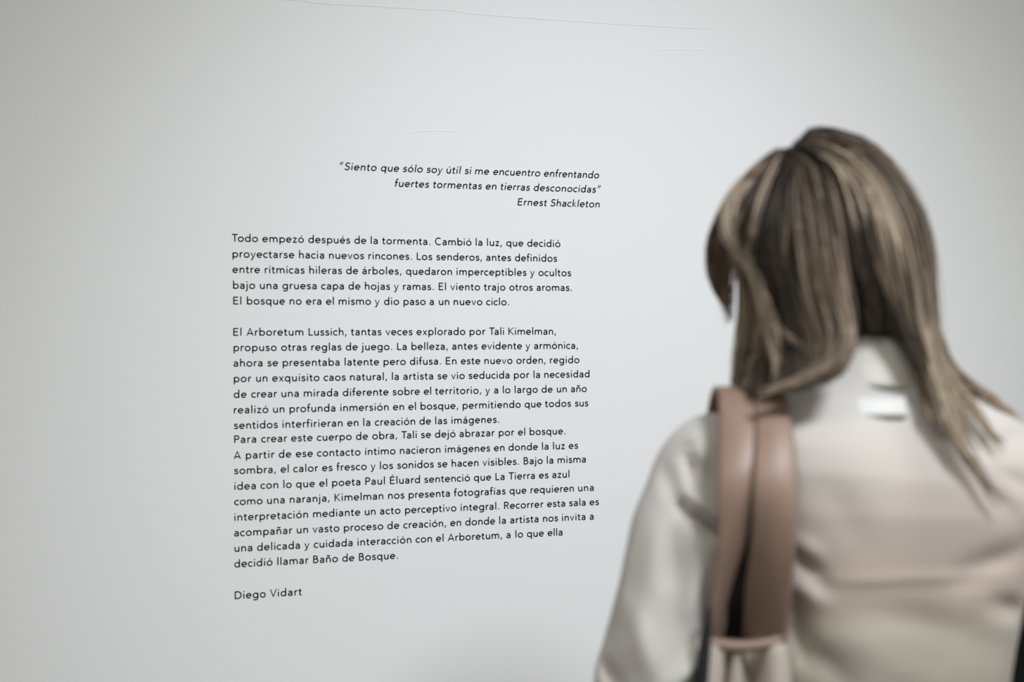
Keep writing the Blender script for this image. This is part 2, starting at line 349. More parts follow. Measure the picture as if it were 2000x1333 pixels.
# ---- body: joined volumes remeshed into one continuous skin
def capsule(bm, a, b, ra, rb, n=14):
    a, b = Vector(a), Vector(b); d = b - a; L = d.length or 1e-6
    q = Vector((0, 0, 1)).rotation_difference(d)
    rings = []
    prof = [(-ra * math.cos(t), ra * math.sin(t)) for t in (0.25, 0.7, 1.15, math.pi / 2)] + [(L + rb * math.sin(t), rb * math.cos(t)) for t in (0, 0.42, 0.87, 1.32)]
    for z, r in prof:
        rings.append([bm.verts.new(a + q @ Vector((r * math.cos(2 * math.pi * k / n), r * math.sin(2 * math.pi * k / n), z))) for k in range(n)])
    for r1, r2 in zip(rings, rings[1:]):
        for k in range(n): bm.faces.new((r1[k], r1[(k + 1) % n], r2[(k + 1) % n], r2[k]))
    bm.faces.new(list(reversed(rings[0]))); bm.faces.new(rings[-1])
def chain(bm, pts, rs):
    for i in range(len(pts) - 1): capsule(bm, pts[i], pts[i + 1], rs[i], rs[i + 1])
def ellip(bm, c, r, rz=0, nx=20, ny=12):
    c = Vector(c); rm = Matrix.Rotation(rz, 3, 'Z'); rings = []
    for j in range(1, ny):
        t = math.pi * j / ny
        rings.append([bm.verts.new(c + rm @ Vector((r[0] * math.sin(t) * math.cos(2 * math.pi * k / nx), r[1] * math.sin(t) * math.sin(2 * math.pi * k / nx), -r[2] * math.cos(t)))) for k in range(nx)])
    for r1, r2 in zip(rings, rings[1:]):
        for k in range(nx): bm.faces.new((r1[k], r1[(k + 1) % nx], r2[(k + 1) % nx], r2[k]))
    bm.faces.new(list(reversed(rings[0]))); bm.faces.new(rings[-1])

HY = R(58)                                   # the head is turned left towards the text
HC = Vector((-0.052, 0.030, 1.555))          # centre of the skull
face = Vector((-math.sin(HY), math.cos(HY), 0)); side = Vector((math.cos(HY), math.sin(HY), 0))
def Hd(f, s, z): return HC + face * f + side * s + Vector((0, 0, z))
L_sh, L_el, L_wr = Vector((-0.165, 0.0, 1.320)), Vector((-0.262, 0.0, 1.06)), Vector((-0.20, 0.225, 1.10))
R_sh, R_el, R_wr = Vector((0.165, 0.0, 1.300)), Vector((0.262, 0.02, 1.06)), Vector((0.17, 0.235, 1.17))
bm = bmesh.new()
ellip(bm, Hd(-0.005, 0, 0.03), (0.074, 0.093, 0.085), HY)         # skull
ellip(bm, Hd(0.028, 0, -0.025), (0.060, 0.062, 0.088), HY)        # face
chain(bm, [Hd(0.078, 0, 0.012), Hd(0.098, 0, -0.018)], [0.007, 0.012])   # nose
for s in (-1, 1):
    ellip(bm, Hd(0.092, s * 0.013, -0.022), (0.010, 0.009, 0.008), HY, 10, 6)
    ellip(bm, Hd(0.055, s * 0.034, -0.028), (0.024, 0.026, 0.024), HY, 12, 8)
    ellip(bm, Hd(0.076, s * 0.030, 0.024), (0.020, 0.011, 0.007), HY, 12, 8)   # brow
    ellip(bm, Hd(-0.008, s * 0.075, -0.004), (0.006, 0.018, 0.030), HY + s * 0.3, 12, 8)   # ear
ellip(bm, Hd(0.084, 0, -0.050), (0.022, 0.009, 0.0055), HY, 14, 6)  # lips
ellip(bm, Hd(0.083, 0, -0.061), (0.019, 0.009, 0.006), HY, 14, 6)
ellip(bm, Hd(0.070, 0, -0.088), (0.020, 0.019, 0.018), HY, 12, 8)   # chin
chain(bm, [(-0.03, 0.03, 1.49), (0.0, 0.012, 1.37)], [0.052, 0.056])
chain(bm, [(-0.03, 0.0, 1.36), L_sh, (-0.215, 0, 1.20), L_el], [0.045, 0.036, 0.034, 0.031])
chain(bm, [L_el, L_wr], [0.036, 0.024])
chain(bm, [(0.03, 0.0, 1.35), R_sh, (0.215, 0.01, 1.19), R_el], [0.045, 0.036, 0.034, 0.031])
chain(bm, [R_el, R_wr], [0.036, 0.024])
ellip(bm, (0, 0.0, 1.26), (0.155, 0.088, 0.14))
ellip(bm, (0, 0.0, 1.10), (0.122, 0.082, 0.16))
ellip(bm, (0, 0.0, 0.94), (0.138, 0.095, 0.12))
for s in (-1, 1):
    ellip(bm, (s * 0.072, 0.075, 1.235), (0.058, 0.045, 0.058))
    chain(bm, [(s * 0.080, 0, 0.90), (s * 0.085, 0.015, 0.50), (s * 0.088, -0.005, 0.085)], [0.083, 0.052, 0.036])
    ellip(bm, (s * 0.087, -0.022, 0.35), (0.042, 0.040, 0.10))
    chain(bm, [(s * 0.088, -0.015, 0.045), (s * 0.098, 0.14, 0.03)], [0.036, 0.026])
def hand(bm, wrist, d, palm_n, s):
    """palm with four unequal bent fingers and a thumb leaving its side"""
    d = d.normalized(); n = (palm_n - d * palm_n.dot(d)).normalized(); l = d.cross(n) * s
    ellip(bm, wrist + d * 0.045, (0.030, 0.030, 0.030), 0, 12, 8)
    for k, (o, ln) in enumerate(((-0.028, 0.066), (-0.010, 0.076), (0.009, 0.072), (0.026, 0.056))):
        b0 = wrist + d * 0.02 + l * o * 0.5; b = wrist + d * 0.085 + l * o
        p1 = b + (d * 0.85 + n * 0.5).normalized() * ln * 0.45
        p2 = p1 + (d * 0.35 + n * 0.95).normalized() * ln * 0.32
        p3 = p2 + (d * -0.15 + n).normalized() * ln * 0.25
        chain(bm, [b0, b, p1, p2, p3], [0.013, 0.0105, 0.0088, 0.008, 0.007])
    t0 = wrist + d * 0.02 - l * 0.016; t1 = t0 + (d * 0.6 - l * 0.75 + n * 0.25).normalized() * 0.045
    t2 = t1 + (d * 0.95 - l * 0.15 + n * 0.35).normalized() * 0.032; t3 = t2 + (d * 0.9 + l * 0.25 + n * 0.3).normalized() * 0.024
    chain(bm, [t0, t1, t2, t3], [0.014, 0.0115, 0.010, 0.008])
hand(bm, L_wr, L_wr - L_el, Vector((0.6, 0, -0.8)), 1)
hand(bm, R_wr, R_wr - R_el, Vector((-0.6, 0, -0.8)), -1)
me = bpy.data.meshes.new('body'); bm.to_mesh(me); bm.free()
tmp = bpy.data.objects.new('body_source', me); C.objects.link(tmp)
rm_ = tmp.modifiers.new('r', 'REMESH'); rm_.mode = 'VOXEL'; rm_.voxel_size = 0.0052; rm_.use_smooth_shade = True
sm_ = tmp.modifiers.new('s', 'SMOOTH'); sm_.factor = 0.5; sm_.iterations = 2
dg = bpy.context.evaluated_depsgraph_get()
bme = bpy.data.meshes.new_from_object(tmp.evaluated_get(dg)); bpy.data.objects.remove(tmp)
bme.name = 'body'; bme.materials.clear(); bme.materials.append(M_skin)
body = bpy.data.objects.new('body', bme); C.objects.link(body); body.parent = person
def eye(s):
    bm = bmesh.new(); bmesh.ops.create_uvsphere(bm, u_segments=16, v_segments=10, radius=0.0115)
    me = bpy.data.meshes.new('eye'); bm.to_mesh(me); bm.free()
    me.materials.append(mat('eye_white', (0.8, 0.8, 0.78), 0.2)); me.materials.append(mat('iris', (0.06, 0.035, 0.02), 0.2))
    for p in me.polygons:
        p.use_smooth = True
        if p.center.z > 0.0095: p.material_index = 1
    o = bpy.data.objects.new('eye', me); C.objects.link(o); o.parent = person
    o.location = Hd(0.075, s * 0.030, 0.006); o.rotation_euler = face.to_track_quat('Z', 'Y').to_euler()
eye(-1); eye(1)

# ---- blouse: back and front surface as rings
TORSO = [  # z, half width, back depth, front depth, centre x
    (0.86, 0.180, 0.125, 0.125, 0.0), (0.95, 0.155, 0.120, 0.125, 0.0), (1.05, 0.132, 0.108, 0.125, 0.0), (1.12, 0.144, 0.108, 0.13, 0.0),
    (1.20, 0.161, 0.116, 0.135, 0.0), (1.27, 0.179, 0.122, 0.125, 0.0), (1.31, 0.188, 0.118, 0.105, 0.0), (1.335, 0.187, 0.108, 0.09, 0.0),
    (1.355, 0.178, 0.096, 0.075, 0.0), (1.370, 0.166, 0.084, 0.065, 0.0), (1.383, 0.150, 0.074, 0.06, 0.0), (1.395, 0.120, 0.066, 0.058, 0.0),
    (1.408, 0.084, 0.060, 0.056, 0.0), (1.418, 0.064, 0.055, 0.054, 0.0)]
def ring(z):
    T = TORSO
    for a, b in zip(T, T[1:]):
        if z <= b[0] or b is T[-1]:
            u = min(1, max(0, (z - a[0]) / (b[0] - a[0]))); return [a[i] + (b[i] - a[i]) * u for i in range(1, 5)]
def spow(v, e): return math.copysign(abs(v) ** e, v)
# creases: photograph end points, half width (m), depth (m, + is a fold standing towards the camera)
def crease(p0, p1, w_, d_): return (K(*p0), K(*p1), w_, d_)
CR_T = [crease((1562, 1175, -.1), (1578, 1300, -.1), .010, -.012), crease((1640, 1250, -.1), (1820, 1333, -.1), .02, .004), crease((1560, 1085, -.1), (1605, 1140, -.1), .009, -.010), crease((1556, 1062, -.1), (1590, 1085, -.1), .010, .007),
        crease((1550, 1150, -.1), (1600, 1175, -.1), .012, .008), crease((1600, 1134, -.1), (1965, 1122, -.1), .006, .0026),
        crease((1600, 1150, -.1), (1960, 1140, -.1), .008, -.001),
        crease((1955, 1185, -.1), (2020, 1210, -.1), .012, -.012), crease((1880, 1120, -.1), (2005, 1080, -.1), .016, -.010),
        crease((1950, 870, -.1), (2030, 860, -.1), .008, -.008), crease((1960, 930, -.1), (2030, 960, -.1), .009, -.008),
        crease((1560, 1250, -.1), (1650, 1333, -.1), .014, -.008), crease((1700, 1190, -.1), (1950, 1260, -.1), .02, -.006),
        crease((1620, 960, -.1), (1680, 1060, -.1), .02, -.004), crease((1850, 900, -.1), (1990, 1010, -.1), .014, -.005),
        crease((1840, 820, -.1), (2010, 1010, -.1), .012, .004), crease((1740, 790, -.1), (1760, 900, -.1), .02, -.004)]
CR_S = [crease((1290, 900, -.04), (1330, 1000, -.04), .008, -.005), crease((1370, 1060, -.04), (1340, 1180, -.04), .012, .005), crease((1320, 1100, -.04), (1300, 1240, -.04), .014, -.004), crease((1230, 1180, -.04), (1270, 1300, -.04), .012, .004), crease((1335, 985, -.04), (1405, 1048, -.04), .007, -.015), crease((1330, 960, -.04), (1400, 1010, -.04), .010, .006),
        crease((1340, 880, -.04), (1362, 955, -.04), .006, -.008), crease((1310, 1010, -.04), (1300, 1120, -.04), .010, -.004),
        crease((1375, 900, -.04), (1400, 970, -.04), .007, -.007), crease((1345, 810, -.04), (1365, 900, -.04), .009, .005),
        crease((1250, 1050, -.04), (1215, 1230, -.04), .010, -.003), crease((1170, 1290, -.04), (1205, 1340, -.04), .008, -.009),
        crease((1290, 1340, -.04), (1370, 1265, -.04), .008, .010)]
def fold(p, cs):
    d = 0
    for a, b, w_, h_ in cs:
        ab = Vector((b.x - a.x, b.z - a.z)); ap = Vector((p.x - a.x, p.z - a.z))
        u = max(0, min(1, ap.dot(ab) / ab.length_squared)); q = ap - ab * u
        d += h_ * math.exp(-(q.length / w_) ** 2) * (0.55 + 0.45 * math.sin(math.pi * u))
    return d
from mathutils import noise as NZ
def torso_pt(z, t):
    hw, bd, fd, cx = ring(z)
    c, s = math.cos(t), math.sin(t)
    x = cx + hw * spow(c, 0.86); y = (fd if s > 0 else bd) * spow(s, 0.86)
    p = Vector((x, y, z - 0.09 * x * min(1, max(0, (z - 1.22) / 0.12))))
    if s < 0:   # shallow hollow along the spine
        p.y += 0.008 * math.exp(-(x / 0.035) ** 2) * (-s) - fold(p, CR_T) * min(1, -s * 2.2)
    n_ = NZ.noise(Vector((p.x * 9, p.y * 9, p.z * 5 + 3))) * 0.006 * min(1, (1.42 - z) / 0.1)
    p.y += n_ * (1 if s > 0 else -1)
    return p
def loft(name, rows, m, parent, closed=True, smooth=True, caps=False):
    v = [p for r in rows for p in r]; n = len(rows[0]); f = []
    for j in range(len(rows) - 1):
        for i in range(n if closed else n - 1):
            a = j * n + i; b = j * n + (i + 1) % n
            f.append((a, b, b + n, a + n))
    if caps: f.append(tuple(reversed(range(n)))); f.append(tuple(range(len(v) - n, len(v))))
    return obj(name, v, f, m, parent, smooth)
NT = 180
zs = [0.86 + (1.418 - 0.86) * (j / 110) for j in range(111)]
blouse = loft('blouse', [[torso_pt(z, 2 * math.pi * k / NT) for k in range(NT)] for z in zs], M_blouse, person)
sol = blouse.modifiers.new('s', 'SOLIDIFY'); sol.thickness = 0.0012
def Yback(x, z):
    hw, bd, fd, cx = ring(z); c = min(0.999, abs((x - cx) / hw)) ** (1 / 0.86)
    return -bd * (max(0, 1 - c * c) ** 0.5) ** 0.86

# sleeves: tubes of rings around the arm line
def sleeve(name, path, rads, cs, sgn):
    rows = []; n = 64
    P_c = [Vector(p) for p in path]; S = []
    for i in range(len(P_c) - 1):
        for k in range(14): S.append((P_c[i].lerp(P_c[i + 1], k / 14), rads[i] + (rads[i + 1] - rads[i]) * k / 14))
    S.append((P_c[-1], rads[-1]))
    # smooth the path
    for _ in range(10):
        S = [S[0]] + [((S[i - 1][0] + S[i][0] * 2 + S[i + 1][0]) / 4, (S[i - 1][1] + S[i][1] * 2 + S[i + 1][1]) / 4) for i in range(1, len(S) - 1)] + [S[-1]]
    prev = None
    for i, (c, r) in enumerate(S):
        d = (S[min(i + 1, len(S) - 1)][0] - S[max(i - 1, 0)][0]).normalized()
        a = Vector((1, 0, 0)) - d * d.x; a.normalize(); b = d.cross(a)
        row = []
        for k in range(n):
            t = 2 * math.pi * k / n
            rr = r * (1 + 0.05 * NZ.noise(Vector((math.cos(t) * 1.5 + sgn * 4, math.sin(t) * 1.5, i * 0.16))) + 0.02 * math.sin(3 * t + i * 0.2))
            p = c + (a * math.cos(t) + b * math.sin(t)) * rr
            if p.y < c.y: p.y -= 2.1 * fold(p, cs) * min(1, (c.y - p.y) / r * 2)
            row.append(p)
        rows.append(row)
    o = loft(name, rows, M_sleeve, person)
    so = o.modifiers.new('s', 'SOLIDIFY'); so.thickness = 0.0012
    return o
sleeve('sleeve', [(-0.125, 0.0, 1.318), (-0.184, 0.0, 1.326), (-0.221, -0.012, 1.230), (-0.245, -0.012, 1.13), (-0.262, 0.005, 1.05), (-0.245, 0.09, 1.04), (-0.21, 0.21, 1.09)],
       [0.034, 0.060, 0.062, 0.063, 0.064, 0.052, 0.036], CR_S, -1)
sleeve('sleeve', [(0.125, 0.0, 1.297), (0.172, 0.0, 1.292), (0.222, 0.005, 1.21), (0.262, 0.01, 1.12), (0.275, 0.02, 1.05), (0.245, 0.10, 1.07), (0.18, 0.22, 1.16)],
       [0.030, 0.053, 0.048, 0.048, 0.050, 0.046, 0.036], [], 1)

# collar: a soft stand folded over itself round the neck, and the white label under it
rows = []
for j in range(15):
    u = j / 14
    if u < 0.6: z, rr = 1.404 + u / 0.6 * 0.056, 0.068 - u / 0.6 * 0.008
    else: z, rr = 1.460 - (u - 0.6) / 0.4 * 0.004, 0.060 - (u - 0.6) / 0.4 * 0.005
    row = []
    for k in range(96):
        t = 2 * math.pi * k / 96
        wob = 0.0022 * NZ.noise(Vector((math.cos(t) * 2, math.sin(t) * 2, z * 30)))
        row.append(Vector((-0.004 + (rr + wob) * math.cos(t), 0.006 + (rr * 0.95 + wob) * math.sin(t), z + 0.0015 * math.sin(2 * t) - 0.012 * max(0, math.sin(t)))))
    rows.append(row)
co = loft('collar', rows, M_collar, person); so = co.modifiers.new('s', 'SOLIDIFY'); so.thickness = 0.003
co['label'] = 'cream fold-over collar band'
rows = []
for j in range(5):
    row = []
    for i in range(17):
        x = K(1638, 770, -.07).x + 0.072 * i / 16; z = 1.3775 + 0.019 * j / 4
        q = Yback(x, z)
        row.append(Vector((x, q - 0.0022, z - 0.002)))
    rows.append(row)
lb = loft('neck_label', rows, M_tag, person, closed=False); so = lb.modifiers.new('s', 'SOLIDIFY'); so.thickness = 0.0015
lb['label'] = 'white sewn label below the collar'

# trousers and shoes (below the frame)
rows = []
for j in range(12):
    z = 0.98 - j * 0.018
    rows.append([Vector(((0.140 + 0.10 * (0.98 - z)) * math.cos(t), 0.104 * math.sin(t), z)) for t in [2 * math.pi * k / 48 for k in range(48)]])
loft('waistband', rows, M_denim, person)
for s in (-1, 1):
    rows = []
    for z, cx, cy, rx, ry in ((0.88, .080, 0, .090, .105), (0.78, .082, 0, .086, .098), (0.62, .086, .008, .074, .082), (0.5, .088, .012, .064, .070), (0.35, .09, -.012, .062, .070), (0.2, .091, -.008, .058, .064), (0.10, .091, 0, .056, .062)):
        rows.append([Vector((s * cx + rx * math.cos(t), cy + ry * math.sin(t), z)) for t in [2 * math.pi * k / 40 for k in range(40)]])
    loft('trouser_leg', rows, M_denim, person)
    rows = []
    for u in range(15):
        y = -0.075 + 0.265 * u / 14; wv = 0.043 * math.sin(math.pi * min(1, (u + .6) / 14.8)) ** 0.4; h = 0.085 - 0.045 * min(1, u / 9)
        rows.append([Vector((s * 0.094 + s * 0.012 * u / 14 + wv * math.cos(t), y, max(0.0, 0.006 + h * (0.5 + 0.5 * math.sin(t)) - 0.006))) for t in [2 * math.pi * k / 24 for k in range(24)]])
    loft('shoe', rows, M_shoe, person, caps=True)

# ---- hair: a few thousand strands gathered in locks that follow the guides below (photograph x, y, distance behind the neck)
GUIDES = [
 ([(1536,306,.03),(1525,297,.03),(1472,340,.03),(1418,402,.03),(1393,460,.035),(1388,510,.045),(1396,560,.05),(1424,608,.06)], 0.62),
 ([(1538,306,.0),(1522,300,.0),(1480,345,-.015),(1430,405,-.02),(1408,465,-.015),(1402,520,.0),(1412,565,.015),(1430,608,.03)], 0.50),
 ([(1540,306,-.01),(1525,308,-.02),(1492,350,-.05),(1452,415,-.06),(1432,480,-.05),(1446,545,-.045),(1448,610,-.03),(1436,690,-.02),(1424,795,-.02)], 0.80),
 ([(1543,306,-.015),(1532,312,-.03),(1505,350,-.065),(1475,425,-.085),(1466,500,-.085),(1484,570,-.08),(1494,650,-.07),(1474,715,-.06),(1445,798,-.06)], 0.62),
 ([(1546,306,-.02),(1538,315,-.04),(1522,350,-.075),(1502,425,-.10),(1498,510,-.105),(1504,590,-.10),(1508,670,-.095),(1492,735,-.09),(1468,795,-.09)], 0.02),
 ([(1549,306,-.02),(1548,315,-.04),(1545,350,-.08),(1535,425,-.11),(1533,510,-.118),(1548,600,-.115),(1566,670,-.112),(1560,732,-.11),(1512,782,-.105)], 0.16),
 ([(1552,306,-.02),(1558,315,-.04),(1568,350,-.08),(1575,425,-.112),(1582,510,-.122),(1600,600,-.122),(1622,670,-.122),(1602,738,-.118),(1545,778,-.112)], 0.45),
 ([(1556,304,-.02),(1570,314,-.04),(1595,346,-.075),(1615,425,-.105),(1628,510,-.118),(1643,590,-.122),(1656,655,-.128),(1642,717,-.128),(1575,760,-.122)], 0.48),
 ([(1560,300,-.01),(1580,308,-.03),(1620,338,-.07),(1650,415,-.095),(1668,490,-.10),(1685,560,-.085),(1700,620,-.065),(1705,672,-.056)], 0.10),  # this and the next guide: nape shade put into the tone
 ([(1560,296,-.01),(1585,298,-.025),(1640,328,-.06),(1684,395,-.085),(1708,470,-.095),(1728,545,-.085),(1742,610,-.068),(1750,676,-.058)], 0.12),
 ([(1562,292,0),(1590,283,-.01),(1655,312,-.05),(1706,372,-.07),(1741,445,-.085),(1766,530,-.085),(1784,620,-.082),(1812,705,-.09),(1842,785,-.105),(1895,890,-.120)], 0.66),
 ([(1562,290,0),(1592,268,.0),(1668,293,-.03),(1726,348,-.045),(1766,415,-.055),(1788,495,-.055),(1801,585,-.055),(1813,675,-.06),(1848,755,-.08),(1885,835,-.108),(1935,930,-.124)], 0.50),
 ([(1562,288,.01),(1600,259,.01),(1680,280,0),(1739,334,-.01),(1780,398,-.01),(1802,478,-.01),(1813,565,-.01),(1822,645,-.01),(1852,712,-.01),(1880,755,-.015),(1925,790,-.02)], 0.40),
 ([(1570,285,.03),(1605,259,.03),(1685,282,.05),(1741,340,.06),(1779,410,.07),(1796,495,.07),(1805,585,.07),(1813,670,.06),(1840,730,.05)], 0.40),
 ([(1575,285,.05),(1605,268,.06),(1665,305,.085),(1701,370,.115),(1731,450,.125),(1746,540,.125),(1756,630,.115),(1775,720,.10)], 0.35),
 ([(1570,285,.06),(1620,315,.11),(1640,390,.135),(1650,470,.14),(1660,560,.135),(1670,640,.12),(1690,720,.10)], 0.35),
 ([(1555,290,.06),(1550,320,.10),(1530,380,.135),(1500,430,.145),(1478,500,.14),(1475,590,.13),(1480,680,.11),(1490,750,.10)], 0.4),
]
def resample(pts, n):
    P = [K(*p) for p in pts]; P = [P[0] * 2 - P[1]] + P + [P[-1] * 2 - P[-2]]
    dense = []
    for i in range(1, len(P) - 2):
        for k in range(10):
            t = k / 10; a, b, c, d = P[i - 1], P[i], P[i + 1], P[i + 2]
            dense.append(0.5 * ((2 * b) + (c - a) * t + (2 * a - 5 * b + 4 * c - d) * t * t + (3 * b - a - 3 * c + d) * t ** 3))
    dense.append(P[-2])
    L = [0]
    for a, b in zip(dense, dense[1:]): L.append(L[-1] + (b - a).length)
    out = []; j = 0
    for i in range(n):
        t = L[-1] * i / (n - 1)
        while j < len(L) - 2 and L[j + 1] < t: j += 1
        u = (t - L[j]) / max(1e-9, L[j + 1] - L[j]); out.append(dense[j].lerp(dense[j + 1], min(1, u)))
    return np.array(out)
NS = 18
GP = [resample(g, NS) for g, _ in GUIDES]
# which neighbours may be blended, and how far
BLEND = {0: .5, 1: .30, 2: 1, 3: 1, 4: 1, 5: 1, 6: 1, 7: .28, 8: 1, 9: .10, 10: 1, 11: .8, 12: 1, 13: 1, 14: 1, 15: .6, 16: 0}
hr = np.random.default_rng(11)
HV, HF, HCOL = [], [], []
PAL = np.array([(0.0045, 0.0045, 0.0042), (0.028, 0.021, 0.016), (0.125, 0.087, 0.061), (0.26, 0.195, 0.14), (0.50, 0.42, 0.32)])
def add_strand(P, r, col):
    n = len(P); T = np.gradient(P, axis=0); T /= np.linalg.norm(T, axis=1)[:, None] + 1e-9
    A = np.cross(T, [0.1, 1, 0.05]); A /= np.linalg.norm(A, axis=1)[:, None] + 1e-9; B = np.cross(T, A)
    u = np.linspace(0, 1, n); rad = r * np.minimum(1, 0.45 + u * 4) * np.minimum(1, (1 - u) * 6.0 + 0.2)
    base = sum(len(x) for x in HV)
    V = np.stack([P + (A * math.cos(a) + B * math.sin(a)) * rad[:, None] for a in (0.3, 2.4, 4.5)], 1).reshape(-1, 3)
    HV.append(V)
    i = np.arange(n - 1)[:, None] * 3 + base; k = np.arange(3)[None]
    HF.append(np.stack([i + k, i + (k + 1) % 3, i + 3 + (k + 1) % 3, i + 3 + k], -1).reshape(-1, 4))
    HCOL.append(np.repeat(col, 3, axis=0))
skull = np.array(HC) + np.array([0, 0, 0.02])
def lock(gi, w, n_str, spread, tone, r=0.00085, lift=0.0, lng=1.0):
    tip = 0.75 if gi in (10, 11, 12) or 16 < gi < 23 else 0.18
    base = GP[gi] * (1 - w) + GP[min(gi + 1, len(GP) - 1)] * w
    u = np.linspace(0, 1, NS)[:, None]
    rl = 0.30 if 3 < gi < 10 else 0.10
    out = base - skull; out[:, 2] *= 0.3; out /= np.linalg.norm(out, axis=1)[:, None] + 1e-9
    ph, fr = hr.uniform(0, 6.28, 3), hr.uniform(5, 10, 3)
    wave = np.stack([np.sin(u[:, 0] * fr[k] + ph[k]) for k in range(3)], 1) * 0.0045 * u ** 0.7
    base = base + wave + out * lift * np.sin(np.pi * np.minimum(1, u * 1.1 + .05))
    root = hr.normal(0, 1, 3) * np.array([.004, .004, .0015])
    base = base + root * (1 - u)
    for _ in range(n_str):
        off = hr.normal(0, 1, 3) * spread
        width = (0.35 + 1.1 * np.sin(np.pi * np.minimum(1, u * 0.9 + 0.1))) * (1 - 0.55 * u ** 3)
        P = base + off * width + out * hr.uniform(-0.004, 0.002)
        if lng * hr.uniform(.9, 1.0) < 1:
            keep = max(8, int(NS * lng * hr.uniform(.88, 1.0))); P = P[:keep]
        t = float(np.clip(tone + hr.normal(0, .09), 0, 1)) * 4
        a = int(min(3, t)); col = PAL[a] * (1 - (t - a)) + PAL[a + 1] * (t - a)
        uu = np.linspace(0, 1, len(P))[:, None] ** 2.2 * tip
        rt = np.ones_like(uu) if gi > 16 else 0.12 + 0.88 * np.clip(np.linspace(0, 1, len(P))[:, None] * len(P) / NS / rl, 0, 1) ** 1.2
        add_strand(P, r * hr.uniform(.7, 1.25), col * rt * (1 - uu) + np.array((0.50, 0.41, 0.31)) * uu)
for gi in range(len(GUIDES)):
    tone0 = GUIDES[gi][1]; b = BLEND[gi]
    nl = 24 if gi < 13 else 13
    for _ in range(nl):
        w_ = hr.uniform(0, b) if b > 0 else 0.0
        if 0 < b < .5 and hr.random() < .5: w_ = 0.0
        tone = tone0 * (1 - w_) + GUIDES[min(gi + 1, len(GUIDES) - 1)][1] * w_ + hr.choice([-.42, -.2, 0.05, .30])* (0.5 if gi in (8, 9) else 1.0)
        lock(gi, w_, 14, 0.0022, tone, lng=(hr.uniform(.74, 1.0) if gi in (10, 11, 12) else 1.0), lift=hr.uniform(-.012, .003))
# broad bright locks lying on top, as in the photograph
for gi, w_, tone, n, lg in ((2, .15, .98, 20, 1), (2, .55, .75, 14, 1), (3, .1, .8, 14, 1), (10, 0.0, .95, 20, 1), (9, .22, .7, 12, .9), (10, .35, .70, 16, 1), (11, .0, .70, 16, 1), (0, .3, .8, 12, 1),
                            (6, .6, .55, 16, 1), (7, .0, .55, 16, 1), (5, .35, .5, 10, 1), (11, .7, .65, 12, 1), (10, .2, .88, 14, 1), (8, .1, .80, 18, .62), (8, .3, .92, 16, .60), (8, .6, .75, 14, .58), (9, .2, .9, 16, .75),
                            (4, .2, .45, 10, .7), (6, .2, .4, 12, .8), (1, .2, .7, 10, 1)):
    lock(gi, w_, n, 0.0024, tone, lift=0.004, lng=lg)
for gi, w_ in ((9, .9), (10, .55), (11, .45), (11, .95), (12, .3), (10, .8), (2, .8), (0, .8), (6, .3), (7, .25)): lock(gi, w_, 14, 0.0016, .10, lift=0.005)
for _ in range(40): lock(int(hr.choice([3, 4, 5, 6])), hr.uniform(0, .99), 12, 0.004, .12, lift=-.018)
for _ in range(60): lock(int(hr.choice([8, 9])), hr.uniform(0, .9) * 0.6, 12, 0.004, .06, lift=-.018)  # near-black nape locks, shade put into the hair colour
# thin wisps off the right side and across the blouse
for pts, tone in (([(1822,600,-.01),(1834,670,-.01),(1860,722,-.01),(1905,762,-.01),(1960,795,-.01),(2010,850,-.01)], .5),
                  ([(1824,640,-.02),(1842,700,-.02),(1880,745,-.03),(1940,780,-.035),(2000,835,-.03)], .45),
                  ([(1830,650,-.04),(1850,720,-.05),(1890,790,-.08),(1940,850,-.10),(1975,890,-.105)], .7),
                  ([(1800,640,-.06),(1822,740,-.08),(1870,850,-.115),(1925,940,-.125),(1975,1010,-.128)], .8),
                  ([(1800,640,-.07),(1818,740,-.09),(1855,840,-.118),(1905,910,-.126),(1945,960,-.128)], .9),
                  ([(1798,650,-.06),(1804,720,-.075),(1816,780,-.09),(1838,850,-.115)], .6),
                  ([(1480,520,-.10),(1498,590,-.115),(1528,650,-.12),(1568,700,-.122)], .61),
                  ([(1640,590,-.122),(1657,655,-.132),(1642,703,-.134),(1592,735,-.131),(1525,758,-.122),(1462,778,-.11)], .78),
                  ([(1455,350,-.05),(1424,400,-.055),(1430,465,-.066),(1466,512,-.090),(1494,600,-.104),(1512,675,-.105),(1518,740,-.10),(1510,775,-.098)], .90),
                  ([(1520,520,-.09),(1545,620,-.092),(1560,690,-.09),(1550,740,-.088),(1535,775,-.085)], .05),
                  ([(1510,520,-.09),(1530,620,-.092),(1535,690,-.09),(1520,740,-.088),(1495,785,-.085)], .05)):
    GP.append(resample(pts, NS)); GUIDES.append((pts, tone)); BLEND[len(GP) - 1] = 0
    for _ in range(2 if tone == .61 else 9 if tone == .05 else 5): lock(len(GP) - 1, 0, 3 if tone == .61 else 12 if tone == .05 else 5, 0.0009 if tone == .61 else 0.004 if tone == .05 else 0.0022, tone + hr.normal(0, .05))
V = np.concatenate(HV); F = np.concatenate(HF); CC = np.concatenate(HCOL)
me = bpy.data.meshes.new('hair'); me.vertices.add(len(V)); me.vertices.foreach_set('co', V.astype(np.float32).ravel())
me.loops.add(F.size); me.loops.foreach_set('vertex_index', F.astype(np.int32).ravel())
me.polygons.add(len(F)); me.polygons.foreach_set('loop_start', np.arange(0, F.size, 4, dtype=np.int32))
me.polygons.foreach_set('use_smooth', np.ones(len(F), bool))
me.update(calc_edges=True)
at = me.color_attributes.new('dye_and_shade', 'FLOAT_COLOR', 'POINT'); at.data.foreach_set('color', np.concatenate([CC, np.ones((len(CC), 1))], 1).astype(np.float32).ravel())
M_hair = mat('dyed_hair', (0.2, 0.15, 0.1), 0.45, spec=0.3); nt = M_hair.node_tree
